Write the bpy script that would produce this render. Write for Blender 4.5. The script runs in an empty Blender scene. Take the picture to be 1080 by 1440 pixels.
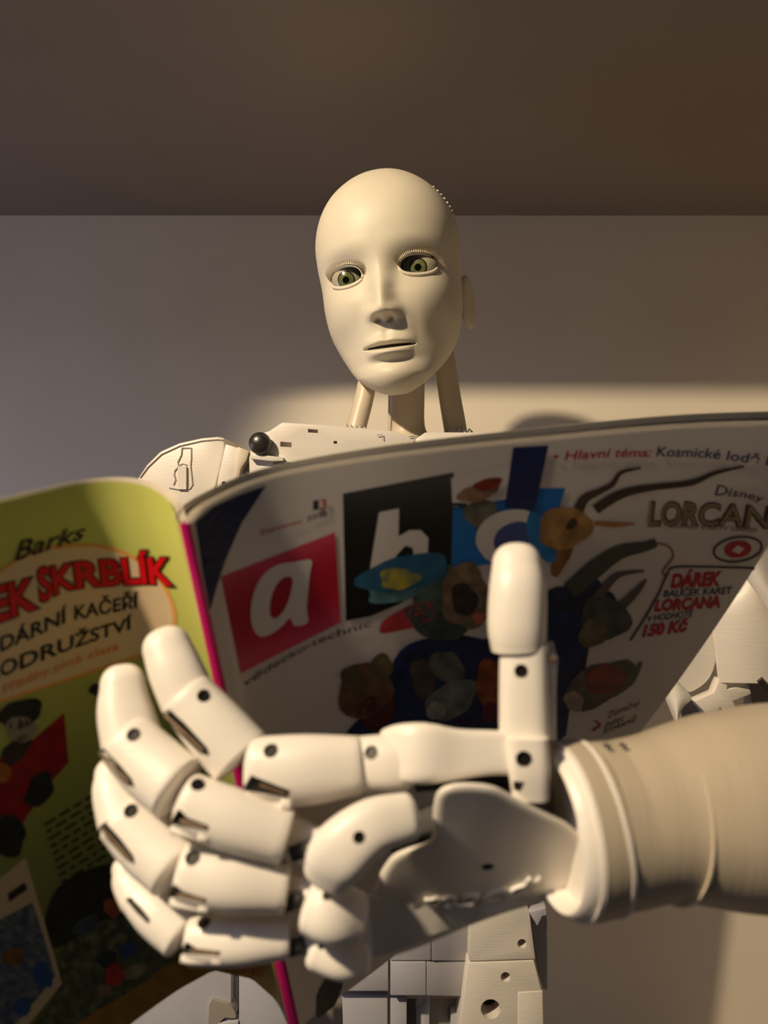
import bpy, bmesh, math, random
import numpy as np
from mathutils import Vector, Matrix, noise
from mathutils.bvhtree import BVHTree

C = bpy.context.scene.collection
SC = bpy.context.scene
random.seed(7)
F = 1080.0            # focal length in pixels of the 1080 x 1440 frame
ZC = 0.80             # camera height over the niche floor

# ------------------------------------------------------------------ camera
cd = bpy.data.cameras.new('camera'); cam = bpy.data.objects.new('camera', cd); C.objects.link(cam)
cam.location = (0, 0, ZC); cam.rotation_euler = (math.pi/2, 0, 0)
cd.sensor_fit = 'VERTICAL'; cd.sensor_height = 36; cd.sensor_width = 27; cd.lens = 27
cd.clip_start = 0.02
cd.dof.use_dof = True; cd.dof.focus_distance = 0.70; cd.dof.aperture_fstop = 9.0
SC.camera = cam
# ------------------------------------------------------------------ world, lights, exposure
w = bpy.data.worlds.new('world'); SC.world = w; w.use_nodes = True
bgn = w.node_tree.nodes['Background']; bgn.inputs[0].default_value = (0.60, 0.56, 0.57, 1); bgn.inputs[1].default_value = 0.043
def aim(o, tgt):
    o.rotation_euler = (Vector(tgt)-o.location).to_track_quat('-Z', 'Y').to_euler()
# warm spotlight above and to the left of the camera
ld = bpy.data.lights.new('spot_lamp', 'SPOT'); lo = bpy.data.objects.new('spot_lamp', ld); C.objects.link(lo)
lo.location = (-0.828, -0.345, ZC+0.906); aim(lo, (-.828+.62, -.345+.60, ZC+.906-.58))
ld.energy = 120; ld.color = (1.0, 0.80, 0.53); ld.spot_size = math.radians(45); ld.spot_blend = 0.30; ld.shadow_soft_size = 0.03
# cool daylight of the room, high in front of the niche
ad = bpy.data.lights.new('room_window', 'AREA'); ao = bpy.data.objects.new('room_window', ad); C.objects.link(ao)
ad.shape = 'RECTANGLE'; ad.size = 0.9; ad.size_y = 0.9; ad.energy = 4.5; ad.color = (0.84, 0.82, 1.0)
a2 = bpy.data.lights.new('side_window', 'AREA'); a2o = bpy.data.objects.new('side_window', a2); C.objects.link(a2o)
a2.size = 0.7; a2.energy = 3.4; a2.color = (0.75, 0.76, 1.0); a2o.location = (-1.45, 0.45, ZC-0.30); aim(a2o, (0, 0.95, ZC-0.15))
ao.location = (-1.0, -1.0, ZC+1.35); aim(ao, (-.2, 1.0, ZC-0.1))
SC.view_settings.view_transform = 'Standard'; SC.view_settings.look = 'None'
SC.view_settings.gamma = 1.0; SC.view_settings.use_curve_mapping = False
SC.view_settings.exposure = 0.0

# ------------------------------------------------------------------ helpers
def P(px, py, d):
    return Vector(((px-540)/F*d, d, ZC-(py-720)/F*d))
def lin(c):
    return tuple(((x/255)/12.92 if x/255 <= .04045 else ((x/255+.055)/1.055)**2.4) for x in c)

def mat(name, col, rough=.5, var=.06, scale=30, bump=0., bscale=(60, 60, 900), metal=0., spec=.5):
    m = bpy.data.materials.new(name); m.use_nodes = True
    nt = m.node_tree; b = nt.nodes['Principled BSDF']
    b.inputs['Roughness'].default_value = rough; b.inputs['Metallic'].default_value = metal
    b.inputs['Specular IOR Level'].default_value = spec
    tc = nt.nodes.new('ShaderNodeTexCoord')
    n = nt.nodes.new('ShaderNodeTexNoise'); n.inputs['Scale'].default_value = scale; n.inputs['Detail'].default_value = 4
    nt.links.new(tc.outputs['Object'], n.inputs['Vector'])
    r = nt.nodes.new('ShaderNodeValToRGB')
    lc = lin(col)
    r.color_ramp.elements[0].position = .3; r.color_ramp.elements[1].position = .7
    r.color_ramp.elements[0].color = tuple(max(0, x*(1-var)) for x in lc)+(1,)
    r.color_ramp.elements[1].color = tuple(min(1, x*(1+var)) for x in lc)+(1,)
    nt.links.new(n.outputs['Fac'], r.inputs[0]); nt.links.new(r.outputs[0], b.inputs['Base Color'])
    if bump:
        mp = nt.nodes.new('ShaderNodeMapping'); mp.inputs['Scale'].default_value = bscale
        n2 = nt.nodes.new('ShaderNodeTexNoise'); n2.inputs['Scale'].default_value = 1.0; n2.inputs['Detail'].default_value = 3
        bp = nt.nodes.new('ShaderNodeBump'); bp.inputs['Strength'].default_value = bump; bp.inputs['Distance'].default_value = .0006
        nt.links.new(tc.outputs['Object'], mp.inputs['Vector']); nt.links.new(mp.outputs[0], n2.inputs['Vector'])
        nt.links.new(n2.outputs['Fac'], bp.inputs['Height']); nt.links.new(bp.outputs[0], b.inputs['Normal'])
    return m

PLA = mat('white_plastic', (222, 214, 203), .42, .03, 40, .25)
HANDP = mat('hand_plastic', (230, 223, 214), .40, .03, 40, .12)
ARMP = mat('arm_plastic_shaded', (182, 168, 148), .40, .04, 25, .22, (900, 40, 40))  # tan print, toned down further: forearm shade put into the colour
FACE = mat('face_plastic', (218, 208, 186), .50, .03, 25, .10, (50, 50, 700))
DARK = mat('dark_part_and_shade', (22, 17, 13), .6, .1)  # dark parts, and painted shade in slots, holes, mouth and palm gaps
SCREW = mat('dark_screw', (46, 42, 38), .35, .1, 200, metal=.7)
PIN = mat('pin_metal', (176, 150, 122), .35, .2, 300, metal=.8)
BLACK = mat('black_rubber', (40, 37, 34), .34, .1, spec=.8)
GREYP = mat('grey_plastic', (150, 142, 132), .5, .05)
TUBEG = mat('neck_tube_plastic', (206, 192, 170), .4, .04)
TORS = mat('torso_plastic_shaded', (174, 173, 181), .5, .04, 30, .15)  # grey print, made darker and cooler: waist shade put into the colour
GROOVE = mat('groove_line', (158, 148, 140), .6, .05)
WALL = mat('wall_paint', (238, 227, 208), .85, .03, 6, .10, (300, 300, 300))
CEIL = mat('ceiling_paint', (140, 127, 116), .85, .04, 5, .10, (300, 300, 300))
FLOORM = mat('floor_paint', (150, 138, 122), .8, .05, 6)
PAPER = mat('paper', (226, 216, 200), .55, .03, 60)
COVERM = mat('cover_paper', (212, 204, 198), .32, .02, 30)
SCLERA = mat('eye_white_shaded', (168, 162, 140), .18, .05)  # greyed: the shade under the lids is put into the colour
PUPIL = mat('pupil_black', (9, 8, 6), .12, .05)
IRISRING = mat('iris_rim', (30, 30, 20), .15, .1)
IRIS = mat('iris_green', (98, 102, 62), .15, .35, 500)
LASH = mat('lash_brown', (112, 84, 58), .5, .2)

def printmat():
    m = bpy.data.materials.new('printed_ink'); m.use_nodes = True
    nt = m.node_tree; b = nt.nodes['Principled BSDF']; b.inputs['Roughness'].default_value = .45; b.inputs['Specular IOR Level'].default_value = .25
    a = nt.nodes.new('ShaderNodeVertexColor'); a.layer_name = 'Col'
    nt.links.new(a.outputs[0], b.inputs['Base Color'])
    return m
INK = printmat()

def link(name, me, m, parent=None, smooth=None):
    o = bpy.data.objects.new(name, me); C.objects.link(o)
    if m: me.materials.append(m)
    if smooth is not None:
        me.polygons.foreach_set('use_smooth', [True]*len(me.polygons))
        me.set_sharp_from_angle(angle=math.radians(smooth))
    if parent: o.parent = parent
    return o
def bm_obj(name, bm, m, parent=None, smooth=35):
    bmesh.ops.recalc_face_normals(bm, faces=bm.faces)
    me = bpy.data.meshes.new(name); bm.to_mesh(me); bm.free()
    return link(name, me, m, parent, smooth)
def empty(name, loc, parent=None):
    o = bpy.data.objects.new(name, None); C.objects.link(o); o.location = loc; o.empty_display_size = .02
    if parent: o.parent = parent
    return o
def box(bm, lo_, hi_):
    r = bmesh.ops.create_cube(bm, size=1)
    for v in r['verts']:
        v.co = Vector([lo_[i]+(v.co[i]+.5)*(hi_[i]-lo_[i]) for i in range(3)])
    return r['verts']

def catmull(vals, n):
    """vals: list of np arrays -> n samples through them"""
    A = np.array(vals, float); k = len(A)
    if k == 2:
        t = np.linspace(0, 1, n)[:, None]; return A[0]*(1-t)+A[1]*t
    E = np.vstack([2*A[0]-A[1], A, 2*A[-1]-A[-2]])
    out = []
    for s in np.linspace(0, k-1, n):
        i = min(int(s), k-2); t = s-i
        p0, p1, p2, p3 = E[i], E[i+1], E[i+2], E[i+3]
        out.append(.5*((2*p1)+(-p0+p2)*t+(2*p0-5*p1+4*p2-p3)*t*t+(-p0+3*p1-3*p2+p3)*t**3))
    return np.array(out)

def loft_bm(st, K=28, n=14, cap0=.2, cap1=.2, ex=2.4, view=None, tw=0., axis=None):
    """st: (px, py, depth, radius_px, depth_ratio); round-cornered tube with rounded ends"""
    raw = [tuple(P(a, b, d))+(r*d/F, r*d/F*q) for a, b, d, r, q in st]
    S = catmull(raw, n) if n > len(raw) else np.array(raw)
    cen = [Vector(s[:3]) for s in S]; camp = Vector((0, 0, ZC))
    ring = []
    def frame(i):
        T = axis or (cen[min(i+1, len(cen)-1)]-cen[max(i-1, 0)]).normalized()
        V = (view if view else (cen[i]-camp)).normalized()
        side = T.cross(V).normalized(); nr = side.cross(T).normalized()
        if tw: c_, s_ = math.cos(math.radians(tw)), math.sin(math.radians(tw)); side, nr = side*c_-nr*s_, nr*c_+side*s_
        return T, side, nr
    seq = []
    for i in range(len(cen)):
        T, s, nr = frame(i); seq.append((cen[i], T, s, nr, S[i][3], S[i][4]))
    def capseq(e, sgn, c):
        ce, T, s, nr, a, b = e; out = []
        for k in range(1, 7):
            th = k/6*math.pi/2*.97
            f = math.cos(th)**(.75)
            out.append((ce+T*sgn*c*a*math.sin(th), T, s, nr, a*f, b*f))
        return out
    full = list(reversed(capseq(seq[0], -1, cap0)))+seq+capseq(seq[-1], 1, cap1)
    bm = bmesh.new(); rings = []
    for ce, T, s, nr, a, b in full:
        row = []
        for k in range(K):
            th = 2*math.pi*k/K; c_, s_ = math.cos(th), math.sin(th)
            x = math.copysign(abs(c_)**(2/ex), c_); y = math.copysign(abs(s_)**(2/ex), s_)
            row.append(bm.verts.new(ce+s*(a*x)+nr*(b*y)))
        rings.append(row)
    for i in range(len(rings)-1):
        for k in range(K):
            bm.faces.new((rings[i][k], rings[i][(k+1) % K], rings[i+1][(k+1) % K], rings[i+1][k]))
    bm.faces.new(rings[0][::-1]); bm.faces.new(rings[-1])
    bmesh.ops.recalc_face_normals(bm, faces=bm.faces)
    return bm

def cam_ray(o, px, py):
    """where the line of sight at a pixel meets this mesh, and the surface normal there"""
    me = o.data
    t = BVHTree.FromPolygons([v.co.copy() for v in me.vertices], [tuple(p.vertices) for p in me.polygons])
    org = Vector((0, 0, ZC)); dr = (P(px, py, 1)-org).normalized()
    h = t.ray_cast(org, dr)
    return (h[0], h[1]) if h[0] is not None else (None, None)

def prism_bm(bm, pts, nrm, front, back):
    a = [bm.verts.new(p+nrm*front) for p in pts]; b = [bm.verts.new(p-nrm*back) for p in pts]
    bm.faces.new(a); bm.faces.new(b[::-1]); n = len(pts)
    for i in range(n):
        bm.faces.new((a[i], b[i], b[(i+1) % n], a[(i+1) % n]))

def disc_pts(c, n, r, k=16):
    q = n.to_track_quat('Z', 'Y'); return [c+q @ Vector((r*math.cos(2*math.pi*i/k), r*math.sin(2*math.pi*i/k), 0)) for i in range(k)]

def cut(o, cutbm, smooth=35):
    """carve real recesses into a mesh"""
    bmesh.ops.recalc_face_normals(cutbm, faces=cutbm.faces)
    cm = bpy.data.meshes.new('cutter'); cutbm.to_mesh(cm); cutbm.free()
    co = bpy.data.objects.new('cutter', cm); C.objects.link(co)
    md = o.modifiers.new('b', 'BOOLEAN'); md.operation = 'DIFFERENCE'; md.solver = 'EXACT'; md.object = co
    dg = bpy.context.evaluated_depsgraph_get(); dg.update()
    new = bpy.data.meshes.new_from_object(o.evaluated_get(dg), depsgraph=dg)
    o.modifiers.clear()
    if len(new.polygons) > 10:
        o.data = new
        new.polygons.foreach_set('use_smooth', [True]*len(new.polygons)); new.set_sharp_from_angle(angle=math.radians(smooth))
    bpy.data.objects.remove(co)

def dress(o, parent, screws=(), slots=(), depth=.0022):
    """screws: (px,py,r_px); slots: (polygon px, with_pin). Real recesses with the metal inside."""
    cb = bmesh.new(); todo = []
    for px, py, r in screws:
        h, n = cam_ray(o, px, py)
        if h is None: print('MISS screw', px, py); continue
        rr = r*h.y/F
        prism_bm(cb, disc_pts(h, n, rr), n, .003, depth); todo.append((h, n, rr))
    ins = []
    for poly, pin in slots:
        cx = sum(p[0] for p in poly)/len(poly); cy = sum(p[1] for p in poly)/len(poly)
        h, n = cam_ray(o, cx, cy)
        if h is None: print('MISS slot', cx, cy); continue
        camp = Vector((0, 0, ZC)); vd = (h-camp).normalized(); pts = []
        for px, py in poly:
            q, _n = cam_ray(o, px, py)
            if q is None or abs((q-h).dot(vd)) > .012:
                dr = P(px, py, 1)-camp; q = camp+dr*((h-camp).dot(vd)/dr.dot(vd))+vd*.004
            pts.append(q)
        prism_bm(cb, pts, -vd, .012, .0030); ins.append((pts, -vd, pin))
    if todo or ins: cut(o, cb)
    else: cb.free()
    for h, n, rr in todo:
        b = bmesh.new()
        c = h-n*(depth-.0001)
        prism_bm(b, disc_pts(c, n, rr*.86), n, .0009, 0)
        s = bm_obj('screw', b, SCREW, parent)
        q = n.to_track_quat('Z', 'Y')
    for pts, n, pin in ins:
        b = bmesh.new(); c = sum(pts, Vector())/len(pts)
        prism_bm(b, [c+(p-c)*.95 for p in pts], n, -.0018, .0029)
        bm_obj('hinge_slot_shade', b, DARK, parent)  # dark insert; the slot's shade is put into its colour
        if pin:
            def on(px, py):
                q = min(pts, key=lambda p: (540+F*p.x/p.y-px)**2+(720-F*(p.z-ZC)/p.y-py)**2)
                camp = Vector((0, 0, ZC)); dr = (P(px, py, 1)-camp); return camp+dr*((q-camp).dot(n)/dr.dot(n))-n*.0010
            bm_obj('hinge_pin', tube_bm([on(*pin[0]), on(*pin[1])], .00055), PIN, parent)

def tube_bm(pts, r, K=8, bm=None):
    own = bm is None
    if own: bm = bmesh.new()
    rows = []
    for i, p in enumerate(pts):
        T = (pts[min(i+1, len(pts)-1)]-pts[max(i-1, 0)]).normalized()
        up = Vector((0, 0, 1)) if abs(T.z) < .9 else Vector((1, 0, 0))
        s = T.cross(up).normalized(); u = s.cross(T)
        rr = r[i] if hasattr(r, '__len__') else r
        rows.append([bm.verts.new(p+s*rr*math.cos(2*math.pi*k/K)+u*rr*math.sin(2*math.pi*k/K)) for k in range(K)])
    for i in range(len(rows)-1):
        for k in range(K):
            bm.faces.new((rows[i][k], rows[i][(k+1) % K], rows[i+1][(k+1) % K], rows[i+1][k]))
    bm.faces.new(rows[0][::-1]); bm.faces.new(rows[-1])
    return bm

def seg(name, st, parent, m=None, ex=2.4, cap0=.2, cap1=.2, screws=(), slots=(), K=28, n=14, smooth=40, label=None, tw=0.):
    o = bm_obj(name, loft_bm(st, K, n, cap0, cap1, ex, None, tw), m or HANDP, parent, smooth)
    if screws or slots: dress(o, parent, screws, slots)
    if label: o['label'] = label
    return o

def panel(name, poly, parent, d=.6, th=.03, m=None, bev=.0008, holes=(), slots=(), label=None, smooth=30):
    """flat plate with an outline and a real thickness; poly points (px,py) or (px,py,depth)"""
    pts = [P(*(p if len(p) == 3 else (p[0], p[1], d))) for p in poly]
    bm = bmesh.new()
    prism_bm(bm, pts, Vector((0, -1, 0)), 0, th)
    bmesh.ops.recalc_face_normals(bm, faces=bm.faces)
    if bev: bmesh.ops.bevel(bm, geom=list(bm.edges), offset=bev, segments=2, affect='EDGES', profile=.5)
    o = bm_obj(name, bm, m or TORS, parent, smooth)
    if holes or slots:
        cb = bmesh.new(); back = []
        for px, py, r in holes:
            h, nn = cam_ray(o, px, py)
            if h is None: continue
            prism_bm(cb, disc_pts(h, nn, r*h.y/F, 20), nn, .01, th*.8); back.append((h, nn, r*h.y/F))
        for pl in slots:
            cx = sum(p[0] for p in pl)/len(pl); cy = sum(p[1] for p in pl)/len(pl)
            h, nn = cam_ray(o, cx, cy)
            if h is None: continue
            prism_bm(cb, [P(a, b, h.y) for a, b in pl], nn, .01, min(th*.8, .008))
        cut(o, cb, smooth)
        for h, nn, r in back:
            b = bmesh.new(); prism_bm(b, disc_pts(h-nn*(th*.6), nn, r*1.0, 16), nn, .001, .001)
            bm_obj("bore_shade", b, DARK, o)  # dark disc standing in for the shade deep in the hole
    if label: o['label'] = label
    return o

def struct(name, lo_, hi_, m):
    bm = bmesh.new(); box(bm, lo_, hi_); o = bm_obj(name, bm, m, None, None); o['kind'] = 'structure'; return o

# ------------------------------------------------------------------ the niche
YW = 1.15
struct('wall_back', (-1.30, YW, -.02), (1.05, YW+.03, ZC+.48), WALL)
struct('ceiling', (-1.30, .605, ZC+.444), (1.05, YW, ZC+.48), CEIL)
struct('floor', (-1.30, .28, -.03), (1.05, YW, 0), FLOORM)
struct('wall_right', (1.0, .34, 0), (1.05, YW, ZC+.444), WALL)

# ------------------------------------------------------------------ magazine
mag = empty('magazine', P(412, 1445, .37))
mag['label'] = 'open comic magazine held up in the white mechanical hand'
mag['category'] = 'magazine'

class Sheet:
    def __init__(s, top, bot, bulge, n=400):
        tw = [np.array(P(*p)) for p in top]; bw = [np.array(P(*p)) for p in bot]
        s.n = n; s.T = catmull(tw, n); s.B = catmull(bw, n)
        s.bulge = bulge        # (dx,dz,dy) at the free edge, mid height
    def pos(s, u, v):
        u = np.clip(np.asarray(u, float), 0, 1); v = np.asarray(v, float)
        x = u*(s.n-1); i = np.minimum(x.astype(int), s.n-2); t = (x-i)[..., None]
        T = s.T[i]*(1-t)+s.T[i+1]*t; B = s.B[i]*(1-t)+s.B[i+1]*t
        vv = v[..., None]
        return T*(1-vv)+B*vv+np.array(s.bulge)*(4*vv*(1-vv)*(u[..., None]**2))
    def nrm(s, u, v):
        e = 4e-3
        du = s.pos(np.clip(u+e, 0, 1), v)-s.pos(np.clip(u-e, 0, 1), v); dv = s.pos(u, v+e)-s.pos(u, v-e)
        n = np.cross(du, dv); n /= np.linalg.norm(n, axis=-1, keepdims=True)+1e-12
        p = s.pos(u, v)-np.array([0, 0, ZC]); sg = np.sign((n*p).sum(-1, keepdims=True))
        return -n*sg           # towards the viewer's side (outside of the cover)
    def inv(s, px, py):
        px = np.asarray(px, float); py = np.asarray(py, float)
        gu, gv = np.meshgrid(np.linspace(0, 1, 61), np.linspace(-.02, 1.02, 61)); gu = gu.ravel(); gv = gv.ravel()
        q = s.proj(gu, gv)
        u = np.empty_like(px); v = np.empty_like(px)
        for k in range(len(px)):
            j = np.argmin((q[0]-px[k])**2+(q[1]-py[k])**2); u[k] = gu[j]; v[k] = gv[j]
        for _ in range(14):
            a, b = s.proj(u, v); e = 2e-3
            u1 = np.where(u+e > 1, u-e, u+e); su = u1-u
            a1, b1 = s.proj(u1, v); a2, b2 = s.proj(u, v+e)
            J00 = (a1-a)/su; J10 = (b1-b)/su; J01 = (a2-a)/e; J11 = (b2-b)/e
            det = J00*J11-J01*J10; det = np.where(np.abs(det) < 1e-3, 1e-3, det)
            ex, ey = px-a, py-b
            u = np.clip(u+np.clip((J11*ex-J01*ey)/det, -.06, .06), 0, 1); v = np.clip(v+np.clip((-J10*ex+J00*ey)/det, -.06, .06), -.01, 1.01)
        return u, v
    def proj(s, u, v):
        p = s.pos(u, v); return 540+F*p[..., 0]/p[..., 1], 720-F*(p[..., 2]-ZC)/p[..., 1]

front = Sheet([(268, 736, .285), (300, 708, .296), (390, 672, .308), (560, 643, .320), (760, 621, .336), (980, 602, .352), (1180, 598, .366)],
              [(422, 1445, .370), (440, 1430, .378), (475, 1404, .392), (560, 1340, .412), (650, 1265, .430), (750, 1180, .446), (842, 1103, .460)],
              (.005, .0, -.002))
back = Sheet([(252, 736, .285), (232, 700, .296), (190, 680, .303), (120, 680, .302), (0, 707, .284), (-180, 752, .255), (-420, 830, .225)],
             [(406, 1445, .370), (388, 1408, .379), (355, 1378, .385), (300, 1366, .384), (200, 1428, .360), (80, 1530, .335), (-60, 1660, .305)],
             (0, 0, 0))

def sheet_mesh(name, sh, off0, off1, m, parent, fan=0., nu=48, nv=40, umax=1., colfn=None, vpad=0., th=.00018):
    U, V = np.meshgrid(np.linspace(0, umax, nu), np.linspace(-vpad, 1+vpad, nv))
    u, v = U.ravel(), V.ravel()
    p = sh.pos(u, v); n = sh.nrm(u, np.clip(v, .01, .99))
    off = (off0+(off1-off0)*np.clip(u*8, 0, 1)+fan*u*u)[:, None]
    a = p-n*off; b = a-n*th
    N = nu*nv; vs = np.vstack([a, b]); fs = []
    idx = lambda i, j: i*nu+j
    for i in range(nv-1):
        for j in range(nu-1):
            f = (idx(i, j), idx(i, j+1), idx(i+1, j+1), idx(i+1, j)); fs.append(f); fs.append(tuple(x+N for x in f[::-1]))
    for j in range(nu-1):
        fs.append((idx(0, j+1), idx(0, j), idx(0, j)+N, idx(0, j+1)+N)); fs.append((idx(nv-1, j), idx(nv-1, j+1), idx(nv-1, j+1)+N, idx(nv-1, j)+N))
    for i in range(nv-1):
        fs.append((idx(i, 0), idx(i+1, 0), idx(i+1, 0)+N, idx(i, 0)+N)); fs.append((idx(i+1, nu-1), idx(i, nu-1), idx(i, nu-1)+N, idx(i+1, nu-1)+N))
    me = bpy.data.meshes.new(name); me.from_pydata([tuple(x) for x in vs], [], fs); me.update()
    o = link(name, me, m, parent, 60)
    if colfn:
        ca = me.color_attributes.new('Col', 'FLOAT_COLOR', 'POINT')
        for k in range(2*N): ca.data[k].color = lin(colfn(u[k % N], v[k % N]))+(1,)
    o.parent = parent; o.matrix_parent_inverse = parent.matrix_world.inverted() if False else Matrix.Translation(-parent.location)
    return o

def keep(o, parent):
    o.parent = parent; o.matrix_parent_inverse = Matrix.Translation(-parent.location); return o

fc = sheet_mesh('front_cover', front, 0, 0, COVERM, mag); fc['label'] = 'white front cover with red and black title blocks'
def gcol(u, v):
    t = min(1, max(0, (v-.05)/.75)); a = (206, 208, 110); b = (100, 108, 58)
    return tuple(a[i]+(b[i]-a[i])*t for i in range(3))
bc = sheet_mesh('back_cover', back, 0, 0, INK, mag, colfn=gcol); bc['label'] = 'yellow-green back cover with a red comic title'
for k in range(7):
    sheet_mesh('page', front, .0012+.0004*k, .0012+.0005*k, PAPER, mag, fan=.0004*k, nu=26, nv=10, umax=.985-.004*k, vpad=.0035 if k in (2, 5) else .0015)
for k in range(6):
    sheet_mesh('page', back, .0012+.0004*k, .0012+.0005*k, PAPER, mag, fan=.0004*k, nu=26, nv=10, umax=.985-.004*k, vpad=.003 if k in (1, 4) else .001)
# the dark printed leaf standing away from the cover at the free edge
dk = sheet_mesh('page', front, .0058, .0058, DARK, mag, fan=.0050, nu=30, nv=10, umax=.99, vpad=.001); dk['label'] = 'dark printed inner page'
pg = sheet_mesh('page', front, .0066, .0066, PAPER, mag, fan=.0075, nu=30, nv=10, umax=.98, vpad=.012)
# spine
def spine_mesh():
    bm = bmesh.new(); rows = []
    for k in range(41):
        v = k/40
        a = Vector(back.pos(np.array([0.]), np.array([v]))[0]); b = Vector(front.pos(np.array([0.]), np.array([v]))[0])
        mid = (a+b)/2; out = Vector((0, -1, -.15)).normalized()*.0009
        r = [bm.verts.new(a), bm.verts.new(a.lerp(b, .2)+out), bm.verts.new(a.lerp(b, .8)+out), bm.verts.new(b),
             bm.verts.new(b+Vector((0, .0030, .0))), bm.verts.new(a+Vector((0, .0030, .0)))]
        rows.append(r)
    for i in range(40):
        for k in range(6):
            bm.faces.new((rows[i][k], rows[i][(k+1) % 6], rows[i+1][(k+1) % 6], rows[i+1][k]))
    bm.faces.new(rows[0][::-1]); bm.faces.new(rows[-1]); return bm
SPINE = mat('magenta_ink', (206, 20, 112), .35, .05)
sp = keep(bm_obj('spine', spine_mesh(), SPINE, None, 50), mag); sp['label'] = 'magenta spine strip'

layer = [0]
def decal(name, sheet, parent, polys2d, faces, col, step=14, lay=1, mottled=0., seed=0, col2=None, mscale=.05):
    """print on the page: a thin film of ink following the page's curve"""
    bm = bmesh.new(); vs = [bm.verts.new((x, y, 0)) for x, y in polys2d]
    for f in faces:
        try: bm.faces.new([vs[i] for i in f])
        except ValueError: pass
    bmesh.ops.triangulate(bm, faces=bm.faces)
    for _ in range(6):
        lg = [e for e in bm.edges if e.calc_length() > step]
        if not lg: break
        bmesh.ops.subdivide_edges(bm, edges=lg, cuts=1, use_grid_fill=False)
        bmesh.ops.triangulate(bm, faces=[f for f in bm.faces if len(f.verts) > 3])
    bm.verts.ensure_lookup_table()
    xy = np.array([(v.co.x, v.co.y) for v in bm.verts])
    u, v = sheet.inv(xy[:, 0], xy[:, 1])
    p = sheet.pos(u, v)+sheet.nrm(u, np.clip(v, .01, .99))*(.00010+.00010*lay)
    for k, vt in enumerate(bm.verts): vt.co = p[k]
    me = bpy.data.meshes.new(name); bm.to_mesh(me); bm.free()
    ca = me.color_attributes.new('Col', 'FLOAT_COLOR', 'POINT')
    for k in range(len(xy)):
        c = col(xy[k][0], xy[k][1]) if callable(col) else col
        if mottled:
            t = .5+.5*noise.fractal(Vector((xy[k][0]*mscale+seed*7.1, xy[k][1]*mscale, seed)), .8, 2., 3)*1.6
            t = max(0, min(1, t)); c2 = col2 or tuple(x*.45 for x in c)
            c = tuple(c[i]*(1-t*mottled)+c2[i]*t*mottled for i in range(3))
        ca.data[k].color = lin(c)+(1,)
    o = link(name, me, INK, None, 60)
    o.parent = parent; o.matrix_parent_inverse = parent.matrix_world.inverted()
    o.matrix_parent_inverse = Matrix.Translation(-mag.location) @ Matrix.Translation(Vector()) if False else Matrix.Identity(4)
    return o
# covers are children of the magazine with world-space meshes: their own world matrix is the identity
def poly(name, sheet, parent, pts, col, **k):
    return decal(name, sheet, parent, pts, [list(range(len(pts)))], col, **k)
def smoothpoly(pts, n=4):
    P_ = [np.array(p, float) for p in pts]; k = len(P_); out = []
    for i in range(k):
        p0, p1, p2, p3 = P_[i-1], P_[i], P_[(i+1) % k], P_[(i+2) % k]
        for j in range(n):
            t = j/n; out.append(tuple(.5*((2*p1)+(-p0+p2)*t+(2*p0-5*p1+4*p2-p3)*t*t+(-p0+3*p1-3*p2+p3)*t**3)))
    return out
def blob(name, sheet, parent, cx, cy, rx, ry, rot, col, seed=1, rough=.18, mottled=.6, n=22, **k):
    pts = []
    r_ = random.Random(seed); ph = [r_.uniform(0, 6.28) for _ in range(4)]
    for i in range(n):
        a = 2*math.pi*i/n; f = 1+rough*(math.sin(2*a+ph[0])*.5+math.sin(3*a+ph[1])*.35+math.sin(5*a+ph[2])*.3)
        x, y = rx*f*math.cos(a), ry*f*math.sin(a); c, s = math.cos(math.radians(rot)), math.sin(math.radians(rot))
        pts.append((cx+x*c+y*s, cy-x*s+y*c))
    return poly(name, sheet, parent, pts, col, mottled=mottled, seed=seed, step=9, **k)
def stroke(name, sheet, parent, pts, wid, col, **k):
    S = catmull([np.array(p, float) for p in pts], 6*len(pts)) if len(pts) > 2 else catmull([np.array(p, float) for p in pts], 8)
    W = np.interp(np.linspace(0, 1, len(S)), np.linspace(0, 1, len(wid)), wid) if hasattr(wid, '__len__') else np.full(len(S), wid)
    T = np.gradient(S, axis=0); T /= np.linalg.norm(T, axis=1, keepdims=True)+1e-9; N = np.stack([-T[:, 1], T[:, 0]], 1)
    a = S+N*W[:, None]/2; b = S-N*W[:, None]/2; n = len(S)
    vs = [tuple(x) for x in np.vstack([a, b])]; fs = [(i, i+1, n+i+1, n+i) for i in range(n-1)]
    return decal(name, sheet, parent, vs, fs, col, **k)

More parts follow.
